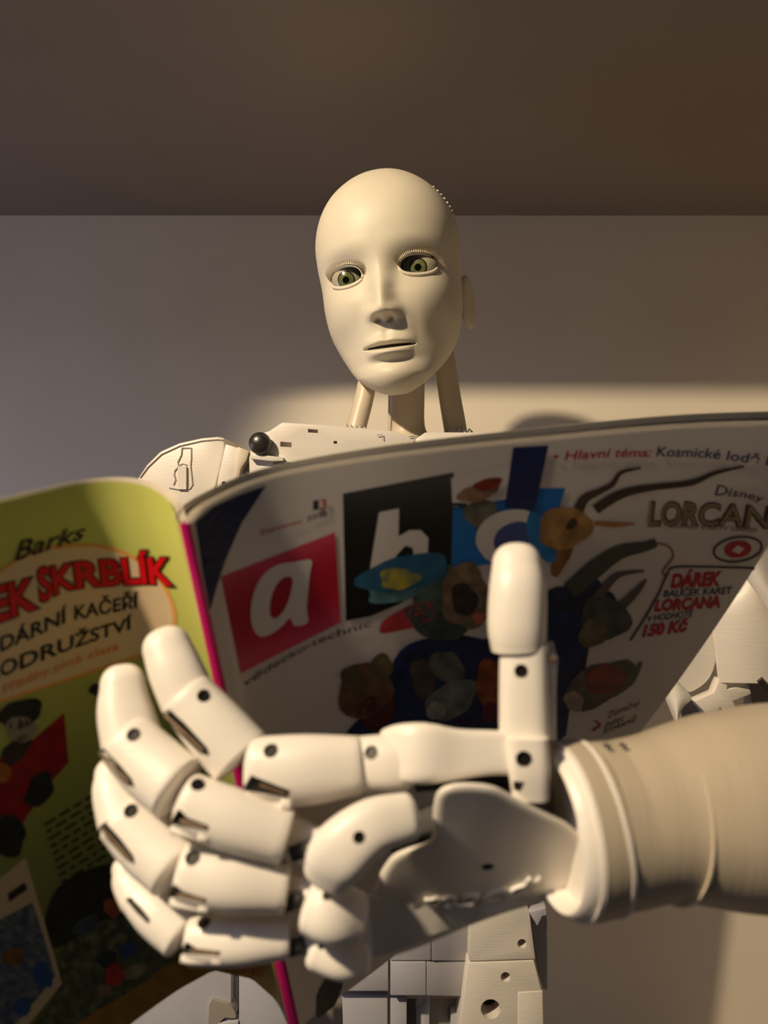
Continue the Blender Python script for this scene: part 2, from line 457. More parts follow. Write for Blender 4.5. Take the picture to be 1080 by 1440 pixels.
_font = {}
def textmesh(s, bold=0., shear=0.):
    cu = bpy.data.curves.new('t', 'FONT'); cu.body = s; cu.size = 1; cu.offset = bold; cu.shear = shear; cu.resolution_u = 3
    o = bpy.data.objects.new('t', cu); C.objects.link(o)
    dg = bpy.context.evaluated_depsgraph_get(); dg.update()
    me = bpy.data.meshes.new_from_object(o.evaluated_get(dg), depsgraph=dg)
    v = [(x.co.x, x.co.y) for x in me.vertices]; f = [list(p.vertices) for p in me.polygons]
    bpy.data.objects.remove(o); bpy.data.curves.remove(cu); bpy.data.meshes.remove(me)
    return v, f
CAP = max(y for x, y in textmesh('H')[0])
def text(s, sheet, parent, base, h, col, bold=.012, shear=0., lean=(0, -1), lay=3, grow=0., name='printed_text'):
    """base: pixel points of the baseline; h: cap heights along it; lean: direction of 'up'"""
    v, f = textmesh(s, bold+grow, shear); v0, _ = textmesh(s, bold, shear)
    x0 = min(a for a, b in v0); x1 = max(a for a, b in v0)
    B = catmull([np.array(p, float) for p in base], 60); H = np.interp(np.linspace(0, 1, 60), np.linspace(0, 1, len(h)), h) if hasattr(h, '__len__') else np.full(60, h)
    L = math.hypot(*lean); lx, ly = lean[0]/L, lean[1]/L
    out = []
    for a, b in v:
        t = (a-x0)/(x1-x0)*59; i = min(max(int(math.floor(t)), 0), 58); q = t-i
        p = B[i]*(1-q)+B[i+1]*q; hh = H[min(max(int(round(t)), 0), 59)]*b/CAP
        out.append((p[0]+lx*hh, p[1]+ly*hh))
    return decal(name, sheet, parent, out, f, col, step=22, lay=lay)

# --- front cover print
W_ = (214, 208, 203)
k5 = lambda pts: [(280+x*.3889, 620+y*.3889) for x, y in pts]
k6 = lambda pts: [(600+x*.4444, 580+y*.4444) for x, y in pts]
poly('printed_corner', front, fc, [(275, 735), (300, 713), (335, 697), (374, 683), (340, 735), (317, 787), (303, 830), (295, 858), (284, 800)], (22, 28, 64), mottled=.7, col2=(60, 74, 100), seed=3, mscale=.12, step=8)
def redg(x, y):
    t = (y-(811-(x-310)*.39))/(130.); t = abs(t-.5)*2
    a = (170, 8, 40); b = (206, 72, 96); t = max(0, min(1, t))**1.6
    return tuple(a[i]+(b[i]-a[i])*t for i in range(3))
poly('printed_block', front, fc, [(310, 811), (471, 748), (479, 875), (338, 947)], redg, step=10)
def blk(x, y):
    t = max(0, min(1, (y-670)/90)); return tuple(70+(14-70)*t for _ in range(3))
poly('printed_block', front, fc, [(482, 694), (638, 664), (634, 805), (560, 850), (522, 866), (486, 873)], blk, step=12)
poly('printed_letter', front, fc, smoothpoly(k5([(345, 437), (405, 430), (400, 480), (388, 600), (392, 655), (345, 668), (328, 640), (300, 668), (255, 700), (215, 705), (192, 670), (186, 610), (200, 540), (235, 480), (285, 447)]), 3), W_, lay=2)
poly('printed_letter', front, fc, smoothpoly(k5([(315, 490), (337, 500), (327, 560), (307, 610), (277, 640), (258, 632), (255, 590), (268, 540), (290, 505)]), 3), (165, 8, 40), lay=3)
poly('printed_letter', front, fc, k5([(650, 258), (722, 243), (692, 385), (720, 345), (760, 322), (800, 322), (828, 350), (826, 400), (803, 450), (765, 450), (775, 410), (770, 385), (745, 378), (715, 410), (690, 450), (660, 472), (616, 470)]), W_, lay=2)
poly('printed_block', front, fc, [(638, 690), (652, 688), (795, 686), (772, 762), (705, 790), (634, 802)], (20, 112, 192), step=12, mottled=.3, col2=(30, 90, 160))
poly('printed_block', front, fc, [(634, 672), (735, 652), (720, 700), (652, 712), (636, 712)], W_, step=12, lay=2)
poly('printed_bar', front, fc, [(721, 629), (771, 626), (751, 717), (709, 714)], (30, 42, 96), lay=3, mottled=.4)
poly('printed_letter', front, fc, smoothpoly([(669, 765), (675, 738), (700, 720), (735, 716), (751, 728), (750, 760), (720, 785), (690, 790)], 3), W_, lay=4)
poly('printed_letter', front, fc, smoothpoly([(694, 768), (700, 745), (725, 733), (742, 738), (742, 765), (715, 780)], 3), (70, 80, 140), lay=5)
# coloured picture patches of the cover collage, kept abstract
pic = lambda *a, **k: blob('printed_patch', front, fc, *a, **k)
pic(672, 692, 30, 12, 12, (170, 130, 100), 11, lay=4)
pic(686, 680, 20, 8, 8, (150, 50, 40), 12, lay=5)
pic(676, 722, 22, 22, 0, (120, 118, 100), 13, lay=3)
stroke('printed_stroke', front, fc, [(632, 709), (645, 709), (656, 710)], [4, 5, 4], (40, 32, 28), lay=5)
pic(760, 755, 16, 40, 20, (30, 120, 186), 14, lay=5, mottled=.2)
pic(793, 742, 38, 30, 30, (186, 140, 84), 15, lay=6)
pic(790, 780, 10, 34, -20, (170, 116, 60), 16, lay=5)
pic(803, 736, 10, 6, 35, (74, 54, 40), 17, lay=7)
stroke('printed_stroke', front, fc, [(812, 716), (822, 700), (842, 690), (860, 680), (872, 664), (900, 657)], [16, 13, 9, 8, 6, 3], (72, 60, 52), lay=7)
stroke('printed_stroke', front, fc, [(836, 716), (860, 700), (885, 690), (920, 684), (970, 678), (1005, 664), (1045, 655)], [14, 14, 12, 9, 9, 6, 3], (66, 54, 46), lay=7)
stroke('printed_stroke', front, fc, [(835, 735), (862, 737), (892, 736)], [6, 8, 2], (160, 112, 66), lay=7)
pic(568, 805, 62, 26, 14, (36, 78, 118), 21, lay=5, col2=(40, 120, 140))
pic(560, 828, 50, 16, 12, (96, 150, 160), 26, lay=4)
pic(560, 813, 28, 15, 12, (206, 178, 40), 22, lay=6, mottled=.7, rough=.3, col2=(44, 84, 120))
pic(575, 868, 48, 14, 20, (190, 60, 66), 24, lay=4, mottled=.3)
pic(612, 830, 22, 44, -35, (84, 110, 96), 25, lay=4)
pic(655, 838, 36, 46, -10, (138, 116, 92), 31, lay=6)
pic(652, 842, 18, 24, 0, (62, 48, 40), 32, lay=7)
pic(672, 868, 9, 8, 0, (200, 110, 90), 33, lay=8, mottled=.2)
pic(612, 875, 46, 22, -25, (70, 86, 84), 34, lay=4)
poly('printed_patch', front, fc, smoothpoly([(548, 940), (575, 905), (640, 892), (700, 895), (780, 830), (838, 812), (846, 850), (830, 900), (820, 950), (800, 1000), (780, 1045), (640, 1045), (490, 1045), (510, 1005), (540, 985)], 3), (34, 48, 96), mottled=.7, col2=(18, 22, 44), seed=8, lay=3, step=10)
pic(512, 970, 36, 42, 0, (124, 92, 66), 41, lay=5)
pic(535, 938, 18, 18, 0, (112, 98, 66), 42, lay=6)
pic(495, 955, 15, 20, 10, (112, 98, 66), 43, lay=6)
pic(528, 1000, 26, 26, 0, (96, 46, 36), 44, lay=5)
pic(594, 955, 15, 34, 12, (92, 80, 66), 45, lay=5)
pic(628, 938, 22, 26, 40, (112, 118, 104), 46, lay=5)
pic(634, 983, 36, 26, 25, (132, 140, 132), 47, lay=6)
pic(612, 998, 14, 12, 0, (176, 172, 160), 48, lay=7, mottled=.5)
pic(690, 960, 22, 36, -10, (166, 86, 44), 49, lay=6)
pic(690, 1000, 14, 14, 0, (120, 30, 60), 50, lay=7)
pic(815, 842, 45, 22, 0, (36, 46, 72), 51, lay=5)
stroke('printed_stroke', front, fc, [(800, 830), (835, 800), (870, 776), (905, 768), (922, 762)], [24, 26, 20, 14, 12], (70, 70, 62), lay=6)
stroke('printed_stroke', front, fc, [(840, 838), (862, 812), (880, 805), (905, 802)], [14, 10, 6, 3], (92, 84, 76), lay=6)
stroke('printed_stroke', front, fc, [(868, 856), (885, 840), (898, 826), (908, 814)], [14, 12, 9, 3], (92, 84, 76), lay=6)
pic(850, 868, 34, 32, 20, (86, 88, 78), 52, lay=6)
pic(832, 890, 22, 18, 20, (120, 110, 84), 53, lay=7)
pic(842, 962, 58, 26, 32, (112, 104, 84), 54, lay=5)
pic(850, 955, 28, 22, 20, (150, 76, 60), 55, lay=6)
pic(806, 985, 14, 14, 0, (176, 156, 140), 56, lay=6, mottled=.3)
stroke('printed_stroke', front, fc, [(860, 975), (885, 955), (902, 930)], [12, 14, 3], (96, 96, 76), lay=6)
pic(462, 1398, 14, 34, -28, (60, 58, 56), 57, lay=4)
# words of the front cover
INKD = (60, 54, 60); RED = (176, 34, 48); GRN = (44, 70, 70)
text('1', front, fc, [(440, 717), (448, 716)], 13, INKD); text('3', front, fc, [(450, 716), (459, 714)], 13, RED)
text('červenec', front, fc, [(366, 752), (424, 735)], 7, RED, .004); text('2025', front, fc, [(431, 733), (460, 724)], 7, INKD, .008)
text('vědecko-technic', front, fc, [(342, 966), (400, 930), (455, 902), (522, 880)], 10, INKD, .0)
text('• Hlavní téma:', front, fc, [(778, 648), (850, 643), (916, 642)], 12, RED, .014, .2)
text('Kosmické lodě b', front, fc, [(922, 641), (1000, 644), (1088, 655)], 13, (44, 62, 96), .014, .2)
text('Disney', front, fc, [(1004, 696), (1040, 699), (1074, 706)], [16, 11, 10], (50, 50, 58), .004, .3)
LORC = [(910, 738), (1000, 738), (1120, 744)]
text('LORCANA', front, fc, LORC, [32, 30, 28], (64, 54, 42), .05, .15, lay=3); text('LORCANA', front, fc, LORC, [32, 30, 28], (140, 122, 92), .006, .15, lay=5)
text('DISNEY KARTY DÁREK', front, fc, [(942, 742), (1066, 748)], 6, (110, 98, 84), .0)
def ring2(cx, cy, rx, ry, rot, wd, col, **k):
    c, s = math.cos(math.radians(rot)), math.sin(math.radians(rot)); pts = []
    for i in range(25):
        a = 2*math.pi*i/24; x, y = rx*math.cos(a), ry*math.sin(a); pts.append((cx+x*c+y*s, cy-x*s+y*c))
    stroke('printed_ring', front, fc, pts, wd, col, **k)
ring2(1037, 772, 34, 17, 8, 3, (60, 56, 54), lay=4)
poly('printed_patch', front, fc, smoothpoly([(1018, 776), (1024, 764), (1044, 760), (1056, 768), (1050, 780), (1030, 784)], 3), RED, lay=4)
poly('printed_patch', front, fc, [(1028, 774), (1036, 766), (1046, 771), (1038, 778)], W_, lay=5)
stroke('printed_stroke', front, fc, [(922, 763), (940, 768), (946, 782), (936, 796), (931, 806), (940, 808)], 3, (150, 100, 90), lay=4)
stroke('printed_stroke', front, fc, [(1075, 799), (1010, 797), (950, 797), (938, 806), (925, 835), (905, 870), (886, 900)], 3, (70, 62, 58), lay=4)
text('DÁREK', front, fc, [(942, 826), (1015, 822)], 18, RED, .05, .28); text('BALÍČEK KARET', front, fc, [(932, 839), (1030, 834)], 9, GRN, .02, .25)
text('LORCANA', front, fc, [(919, 859), (1012, 853)], 15, RED, .05, .28); text('V HODNOTĚ', front, fc, [(910, 874), (975, 866)], 8.5, GRN, .02, .25)
text('150 Kč', front, fc, [(902, 895), (968, 886)], 15, RED, .05, .28)
text('Zázračný', front, fc, [(853, 1010), (900, 991)], 8, INKD, .0, .3); text('palec', front, fc, [(850, 1022), (878, 1012)], 8, INKD, .0, .3); text('klokanů', front, fc, [(848, 1032), (895, 1013)], 8, INKD, .0, .3)
stroke('printed_stroke', front, fc, [(836, 1013), (843, 1019), (833, 1027)], 3, RED, lay=4)

# --- back cover print
poly('printed_panel', back, bc, smoothpoly([(-60, 830), (0, 800), (40, 775), (90, 765), (140, 765), (190, 782), (228, 815), (247, 855), (246, 885), (225, 912), (130, 946), (0, 988), (-60, 1004)], 3), (226, 160, 84), lay=1)
poly('printed_panel', back, bc, smoothpoly([(-60, 834), (0, 805), (40, 780), (90, 770), (140, 770), (188, 787), (224, 818), (242, 856), (241, 884), (222, 908), (130, 941), (0, 983), (-60, 999)], 3), (222, 196, 160), lay=2)
text('Barks', back, bc, [(20, 789), (120, 756)], [26, 20], (48, 40, 28), .008, .32, lay=4)
for nm, bs, hs in (('SKRBLÍK', [(56, 846), (95, 828), (150, 822), (200, 819), (244, 821)], [46, 34, 34, 34, 34, 36]), ('ČEK', [(-64, 893), (0, 872), (52, 853)], [50, 46, 40])):
    text(nm, back, bc, bs, hs, (40, 16, 16), .03, 0, lean=(-.12, -1), lay=3, grow=.045); text(nm, back, bc, bs, hs, (210, 18, 24), .035, 0, lean=(-.12, -1), lay=5)
DG = (34, 36, 26)
text('LEGENDÁRNÍ', back, bc, [(-80, 948), (0, 916), (94, 874)], [22, 20, 19], DG, .025, lay=4); text('KAČEŘÍ', back, bc, [(104, 871), (195, 853)], [19, 17], DG, .025, lay=4)
text('DOBRODRUŽSTVÍ', back, bc, [(-44, 968), (0, 952), (100, 912), (186, 883)], [22, 20, 16], DG, .025, lay=4)
text('Příběhy plné zlata', back, bc, [(4, 975), (80, 942), (167, 912)], 11, (224, 140, 60), .01, lay=4)
bp = lambda *a, **k: blob('printed_patch', back, bc, *a, **k)
poly('printed_patch', back, bc, [(-20, 1075), (40, 1045), (90, 1002), (96, 1072), (66, 1105), (30, 1160), (-20, 1190)], (150, 14, 22), mottled=.5, col2=(80, 6, 14), lay=2, step=10)
bp(28, 1003, 32, 20, 10, (28, 30, 24), 61, lay=3); bp(30, 1025, 22, 18, 20, (150, 142, 124), 62, lay=3, mottled=.25); bp(22, 1055, 26, 14, 40, (60, 44, 40), 63, lay=3)
bp(55, 1110, 26, 18, 50, (40, 42, 34), 64, lay=3); bp(10, 1175, 26, 30, 40, (40, 42, 34), 65, lay=3); bp(2, 1085, 12, 14, 0, (190, 110, 30), 66, lay=4)
bp(138, 970, 12, 10, 0, (40, 44, 60), 67, lay=3)
for i in range(9):
    y0 = 1160+i*12
    r_ = random.Random(i); x = 62+3*i
    while x < 132+2*i:
        L = r_.uniform(6, 18); stroke('printed_line', back, bc, [(x, y0-(x-62)*.62), (x+L, y0-(x+L-62)*.62)], 4, (58, 62, 30), lay=2); x += L+5
poly('printed_card', back, bc, [(-30, 1250), (0, 1234), (35, 1205), (60, 1290), (87, 1382), (40, 1440), (-30, 1500)], (196, 178, 150), lay=3)
poly('printed_picture', back, bc, [(-20, 1300), (0, 1292), (45, 1268), (62, 1320), (77, 1372), (30, 1430), (-20, 1480)], (120, 124, 120), mottled=.9, col2=(40, 60, 96), seed=5, lay=4, step=6, mscale=.09)
poly('printed_patch', back, bc, [(10, 1256), (34, 1240), (38, 1250), (12, 1268)], (40, 36, 30), lay=4)
bp(60, 1370, 12, 20, 30, (40, 84, 150), 71, lay=5, mottled=.4); bp(18, 1345, 16, 12, 20, (140, 96, 40), 72, lay=5); bp(30, 1415, 12, 14, 40, (40, 84, 150), 73, lay=5, mottled=.4)
poly('printed_patch', back, bc, smoothpoly([(64, 1330), (72, 1262), (110, 1228), (165, 1215), (195, 1250), (180, 1290), (120, 1318)], 3), (26, 27, 20), mottled=.5, col2=(60, 60, 36), lay=2, step=9)
poly('printed_picture', back, bc, smoothpoly([(86, 1340), (130, 1300), (190, 1290), (240, 1330), (240, 1350), (180, 1395), (110, 1436), (60, 1480), (30, 1470), (80, 1400)], 3), (104, 116, 76), mottled=.9, col2=(40, 46, 40), seed=9, lay=3, step=6, mscale=.08)
bp(158, 1275, 14, 13, 0, (170, 84, 44), 74, lay=5, mottled=.3); bp(180, 1334, 10, 13, -20, (40, 74, 130), 75, lay=5, mottled=.3); bp(160, 1370, 13, 17, 0, (180, 40, 44), 76, lay=5, mottled=.4)
bp(188, 1365, 18, 9, 25, (150, 140, 112), 77, lay=4); bp(146, 1392, 12, 8, 10, (150, 120, 96), 78, lay=5); bp(150, 1348, 14, 14, 40, (44, 50, 66), 79, lay=4); bp(120, 1300, 20, 12, 30, (70, 80, 96), 80, lay=4)
poly('printed_band', back, bc, [(60, 1500), (105, 1440), (150, 1408), (235, 1356), (300, 1332), (350, 1328), (385, 1345), (398, 1420), (388, 1405), (355, 1376), (300, 1364), (240, 1397), (200, 1426), (120, 1492)], (156, 116, 30), mottled=.3, lay=2, step=8)
text('PLNÉ', back, bc, [(318, 1364), (372, 1372)], 12, (150, 60, 30), .01, lay=4)

# ------------------------------------------------------------------ robot
robot = empty('robot', (0, .72, 0))
robot['label'] = 'white plastic humanoid robot reading the open magazine in its hand'; robot['category'] = 'robot'
def part(name): return empty(name, (0, 0, 0))
RL = Matrix.Translation(-robot.location)
def attach(o): o.parent = robot; o.matrix_parent_inverse = RL; return o

# --- head
H = .217
def tab(keys, vals):
    th = np.arccos(1-2*np.array(keys)); vals = np.array(vals, float)
    m = np.gradient(vals, th)
    def f(z):
        t = np.arccos(np.clip(1-2*z, -1, 1)); i = np.clip(np.searchsorted(th, t)-1, 0, len(th)-2)
        h = th[i+1]-th[i]; s = (t-th[i])/h
        return (2*s**3-3*s**2+1)*vals[i]+(s**3-2*s**2+s)*h*m[i]+(-2*s**3+3*s**2)*vals[i+1]+(s**3-s**2)*h*m[i+1]
    return f
fW = tab([0, .03, .08, .15, .22, .3, .4, .5, .6, .7, .8, .88, .94, .98, 1], [.004, .0220, .0372, .0500, .0590, .0655, .0685, .0690, .0705, .0700, .0635, .0525, .0380, .0220, .001])
fF = tab([0, .03, .08, .15, .22, .3, .4, .5, .6, .7, .8, .88, .94, .98, 1], [.052, .071, .0775, .077, .077, .0785, .080, .080, .083, .0835, .0770, .0640, .0455, .0260, .001])
fB = tab([0, .03, .08, .15, .22, .3, .4, .5, .6, .7, .8, .88, .94, .98, 1], [-.040, -.024, -.002, .024, .046, .066, .085, .094, .102, .100, .088, .068, .045, .022, .001])
def g(x, z, cx, cz, sx, sz): return np.exp(-.5*(((x-cx)/sx)**2+((z-cz)/sz)**2))
EX, EZ = .0335, .1120
EZL, EZR = EZ-.0016, EZ+.0002
_zk = [.050, .062, .0690, .0712, .0735, .0760, .0785, .0825, .0870, .096, .106, .118, .130, .142, .16, .18]
_ak = [0, 0, .0008, .0034, .0096, .0156, .0190, .0200, .0188, .0154, .0108, .0056, .0022, .0005, 0, 0]
_D = catmull([np.array(p) for p in zip(_zk, _ak)], 400)
def face_disp(x, z):
    ax = np.abs(x)
    ez = np.where(x < 0, EZL, EZR)
    zr = z
    z = z+np.interp(z, [.02, .045, .075, .115, .15], [0, .0030, .0052, .0085, .0085])
    rid = np.interp(z, _D[:, 0], _D[:, 1]); wd = np.interp(z, [.07, .082, .10, .118, .15], [.0074, .0072, .0060, .0075, .014])
    d = rid*np.exp(-.5*(ax/wd)**2)
    d += .0064*g(ax, z, .0102, .0775, .0042, .0050)
    d -= .0075*g(ax, z, .0060, .0724, .0027, .0020)
    d -= .0078*g(ax, zr, EX, ez+.003, .0150, .0115)
    d -= .0022*g(ax, zr, .0160, ez, .0055, .0070)
    d += .0024*g(ax, z, .033, .1420, .019, .0070)
    d += .0040*g(ax, z, .040, .088, .015, .016)
    d -= .0055*g(ax, z, .042, .050, .012, .016)
    d += .0060*g(ax, z, 0, .046, .021, .017)
    mz = .0462
    env = np.clip(1-(ax/.0265)**2, 0, 1)
    d += .0042*env*np.exp(-.5*((z-(mz+.0048+.0012*np.exp(-.5*((ax-.006)/.004)**2)))/.0034)**2)
    d += .0068*np.clip(1-(ax/.0225)**2, 0, 1)*np.exp(-.5*((z-(mz-.0060))/.0038)**2)
    d -= .0110*np.clip(1-(ax/.0245)**2, 0, 1)**.5*np.exp(-.5*((z-mz)/(.0004+.0013*env))**2)
    d -= .0040*g(ax, z, 0, .0318, .014, .0040)
    d += .0040*g(ax, z, 0, .0150, .014, .0090)
    d -= .0012*g(ax, z, 0, .058, .0028, .0050)
    d -= .0012*g(ax, z, .026, .062, .004, .012)
    return d
def head_surf(phi, z):
    zf = np.clip(z/H, 0, 1)
    W, Fr, B = fW(zf), fF(zf), fB(zf)
    s, c = np.sin(phi), np.cos(phi)
    x = W*np.sign(s)*np.abs(s)**.92
    y0 = (B-Fr)/2*0
    cf = np.where(c > 0, np.abs(c)**.92*Fr, -np.abs(c)*B)
    lowmid = np.clip((0-B)/.03, 0, 1)
    # where the slice lies wholly in front of the axis (chin) centre it between front and back
    mid = (Fr-B)/2; half = (Fr+B)/2
    yfull = np.where(B < 0.03, mid+half*np.sign(c)*np.abs(c)**.92, cf)
    t = np.clip((B-.0)/.06, 0, 1); yblend = (mid+half*np.sign(c)*np.abs(c)**.92)*(1-t)+cf*t
    return x, -yblend
def face_y(x, z):
    """front surface depth at (x,z)"""
    zf = np.clip(np.asarray(z, float)/H, 0, 1); W = fW(zf); s = np.clip(np.abs(x)/W, 0, .999)**(1/.92)
    phi = np.arcsin(s)
    _, y = head_surf(phi, np.asarray(z, float))
    return y-face_disp(np.asarray(x, float), np.asarray(z, float))
HC = P(552, 402, .765)
HM = Matrix.Translation(HC) @ Matrix.Rotation(math.radians(-5.5), 4, 'Y') @ Matrix.Rotation(math.radians(-9.5), 4, 'Z') @ Matrix.Rotation(math.radians(7), 4, 'X') @ Matrix.Translation((0, 0, -H/2))
def toh(x, y, z): return HM @ Vector((float(x), float(y), float(z)))
def almond(a, ez, k=1.0, side=1):
    """eye opening outline, a 0..2pi, from the inner corner"""
    x = .0166*k*math.cos(a); up = math.sin(a)
    z = (.0108 if up > 0 else .0086)*k*math.copysign(abs(up)**.85, up)+.0015*math.cos(a)*side*0
    return x, z
def make_head():
    NZ, NP = 330, 300
    s = np.linspace(0, 1, NZ); zz = H*(.35*(.5-.5*np.cos(np.pi*s))+.65*s); zz[0] = H*.0004; zz[-1] = H*.9997
    t = np.linspace(-1, 1, NP, endpoint=False); ph = math.pi*(.42*t+.58*t**3)
    PH, ZZ = np.meshgrid(ph, zz)
    X, Y = head_surf(PH, ZZ)
    wgt = np.clip(np.cos(PH)/.35, 0, 1); wgt = wgt*wgt*(3-2*wgt)
    Y = Y-face_disp(X, ZZ)*wgt
    # mask edge: the back of the skull sits a little inside the face shell
    back_ = np.clip((np.abs(PH)-1.48)/.02, 0, 1)*np.clip((ZZ-.05)/.02, 0, 1)
    X = X*(1-.022*back_); Y = Y*(1-.012*back_)
    bm = bmesh.new(); V = [[bm.verts.new(toh(X[i, j], Y[i, j], ZZ[i, j])) for j in range(NP)] for i in range(NZ)]
    for i in range(NZ-1):
        for j in range(NP):
            j2 = (j+1) % NP
            xc = (X[i, j]+X[i, j2])/2; zc = (ZZ[i, j]+ZZ[i+1, j])/2
            if abs(PH[i, j]) < 1.2:
                ez = EZL if xc < 0 else EZR
                dx, dz = abs(xc)-EX, zc-ez
                r = (dx/.0168)**2+(dz/(.0110 if dz > 0 else .0088))**2
                if r < 1: continue
            bm.faces.new((V[i][j], V[i][j2], V[i+1][j2], V[i+1][j]))
    bm.faces.new(V[0][::-1]); bm.faces.new(V[-1])
    return bm
head = attach(bm_obj('head', make_head(), FACE, None, 60)); head['label'] = 'bald cream mannequin head with green eyes'
for sd, ez in ((-1, EZL), (1, EZR)):
    yf = float(face_y(sd*EX, ez))
    cen = Vector((sd*EX, yf+.0155, ez))
    def sphere_bm(c, r, seg_=40, rings=24, sc=(1, 1, 1)):
        b = bmesh.new(); bmesh.ops.create_uvsphere(b, u_segments=seg_, v_segments=rings, radius=r)
        for v in b.verts: v.co = HM @ (Vector((v.co.x*sc[0], v.co.y*sc[1], v.co.z*sc[2]))+c)
        return b
    R = .0180
    bm_obj('eyeball', sphere_bm(cen, R), SCLERA, head, 60)
    look = Vector((-.02+(.03 if sd < 0 else -.05)*0, -1, -.10)).normalized()
    q = look.to_track_quat('Z', 'Y')
    def capd(r, lift, rin=0.):
        b = bmesh.new(); rows = []
        for k in range(6):
            rr = rin+(r-rin)*k/5; hh = math.sqrt(max(R*R-rr*rr, 0))+lift
            rows.append([b.verts.new(HM @ (cen+q @ Vector((rr*math.cos(a*math.pi/16), rr*math.sin(a*math.pi/16), hh)))) for a in range(32)] if rr > 1e-6 else [b.verts.new(HM @ (cen+q @ Vector((0, 0, hh))))])
        for i in range(5):
            for a in range(32):
                if len(rows[i]) == 1: b.faces.new((rows[0][0], rows[1][a], rows[1][(a+1) % 32]))
                else: b.faces.new((rows[i][a], rows[i+1][a], rows[i+1][(a+1) % 32], rows[i][(a+1) % 32]))
        return b
    bm_obj('iris', capd(.0082, .00012), IRISRING, head, 60)
    bm_obj('iris', capd(.0070, .00022), IRIS, head, 60)
    bm_obj('pupil', capd(.0032, .00034), PUPIL, head, 60)
    # lids: a rolled rim round the opening
    for nm, a0, a1, r in (('upper_eyelid', -.12, math.pi+.12, .0021), ('lower_eyelid', math.pi-.15, 2*math.pi+.15, .0019)):
        pts = []
        for k in range(25):
            a = a0+(a1-a0)*k/24; dx, dz = almond(a, ez)
            x, z = sd*EX+dx, ez+dz
            y = min(float(face_y(x, z)), float(cen.y-math.sqrt(max(R*R-dx*dx-dz*dz, 1e-9)))+.0010)-.0004
            pts.append(toh(x, y, z))
        rr = [r*(.35+.65*math.sin(math.pi*k/24)**.6) for k in range(25)]
        bm_obj(nm, tube_bm(pts, rr, 10), FACE, head, 60)
    lb = bmesh.new()
    for k in range(30):
        a = .10+(math.pi-.2)*k/29; dx, dz = almond(a, ez, 1.0)
        x, z = sd*EX+dx, ez+dz
        y = min(float(face_y(x, z)), float(cen.y-math.sqrt(max(R*R-dx*dx-dz*dz, 1e-9)))+.0010)-.0018
        out = dx/.0166
        L = .0046+.0022*max(0, out*sd)
        p0 = Vector((x, y, z-.0006)); p1 = p0+Vector((out*.0012, -.0024, .0010)); p2 = p0+Vector((out*.0038, -.0034, L))
        tube_bm([HM @ p0, HM @ p1, HM @ p2], [.00045, .00036, .00014], 5, lb)
    # lash line
    pts = []
    for k in range(21):
        a = .02+(math.pi-.04)*k/20; dx, dz = almond(a, ez, .93)
        pts.append(toh(sd*EX+dx, cen.y-math.sqrt(max(R*R-dx*dx-dz*dz, 1e-9))-.0003, ez+dz))
    tube_bm(pts, .0007, 6, lb)
    bm_obj('eyelashes', lb, LASH, head, 60)
    # ears: cupped plates at the sides
    eb = bmesh.new(); bmesh.ops.create_uvsphere(eb, u_segments=24, v_segments=16, radius=1)
    for v in eb.verts:
        x, y, z = v.co
        x2 = x*.0050+ .012*(y*.5+.5)*1.0; dent = -.003*math.exp(-((y/.5)**2+(z/.55)**2)) if x > 0 else 0
        v.co = HM @ Vector((sd*(float(fW(np.array(.42)))-(.003 if sd > 0 else .006)+x2+dent), y*.015+.026, .086+z*.027))
    bm_obj('ear', eb, FACE, head, 60)
mg = bmesh.new()
for k in range(17):
    x = -.020+.04*k/16
    pass
mpts = [toh(x, float(face_y(x, .0432))-.0022, .0432) for x in np.linspace(-.0200, .0200, 17)]
tube_bm(mpts, [.0022*math.sqrt(max(0.02, 1-((i-8)/8.5)**2)) for i in range(17)], 8, mg)
bm_obj('mouth_gap_shade', mg, DARK, head, 60)  # dark strip filling the lip groove in place of shade
sb = bmesh.new()       # toothed seam where the face shell meets the skull, on its left temple
for k in range(4, 13):
    z = .143+.0042*k; x, y = head_surf(np.array(1.46), np.array(z)); tube_bm([toh(x-.002, y, z), toh(x+.0015, y+.001, z)], .0010, 6, sb)
bm_obj('seam_teeth', sb, FACE, head, 60)

# --- neck
nk = attach(bm_obj('neck_column', loft_bm([(574, 520, .79, 24, 1), (573, 560, .79, 24, 1), (574, 606, .79, 25, 1), (576, 625, .79, 44, 1)], 28, 16, .02, .02, 2.2), TUBEG, None, 45))
attach(bm_obj('neck_post', loft_bm([(553, 545, .82, 7, 1), (553, 625, .82, 8, 1)], 12, 4, .05, .05, 3), TUBEG, None, 45))
for st, cl in (([(527, 490, .775, 12, 1), (518, 530, .767, 13, 1), (512, 560, .762, 13.5, 1), (504, 590, .760, 14, 1), (500, 606, .758, 14, 1)], [(487, 601), (513, 605)]),
               ([(617, 450, .80, 14, 1), (624, 500, .80, 15, 1), (632, 555, .80, 15.5, 1), (638, 590, .80, 16, 1), (641, 608, .80, 16, 1)], [(632, 609), (660, 607)])):
    t = attach(bm_obj('neck_strut', loft_bm(st, 22, 10, .05, .05, 2), TUBEG, None, 45))
    b = bmesh.new()
    d = st[-1][2]-.02
    for k in range(5):
        f = k/4; x = cl[0][0]+(cl[1][0]-cl[0][0])*f; y = cl[0][1]+(cl[1][1]-cl[0][1])*f
        tube_bm([P(x-3, y+3, d), P(x, y-4, d-.004), P(x+4, y+1, d)], .0012, 6, b)
    bm_obj('strut_clip', b, PLA, t, 50)

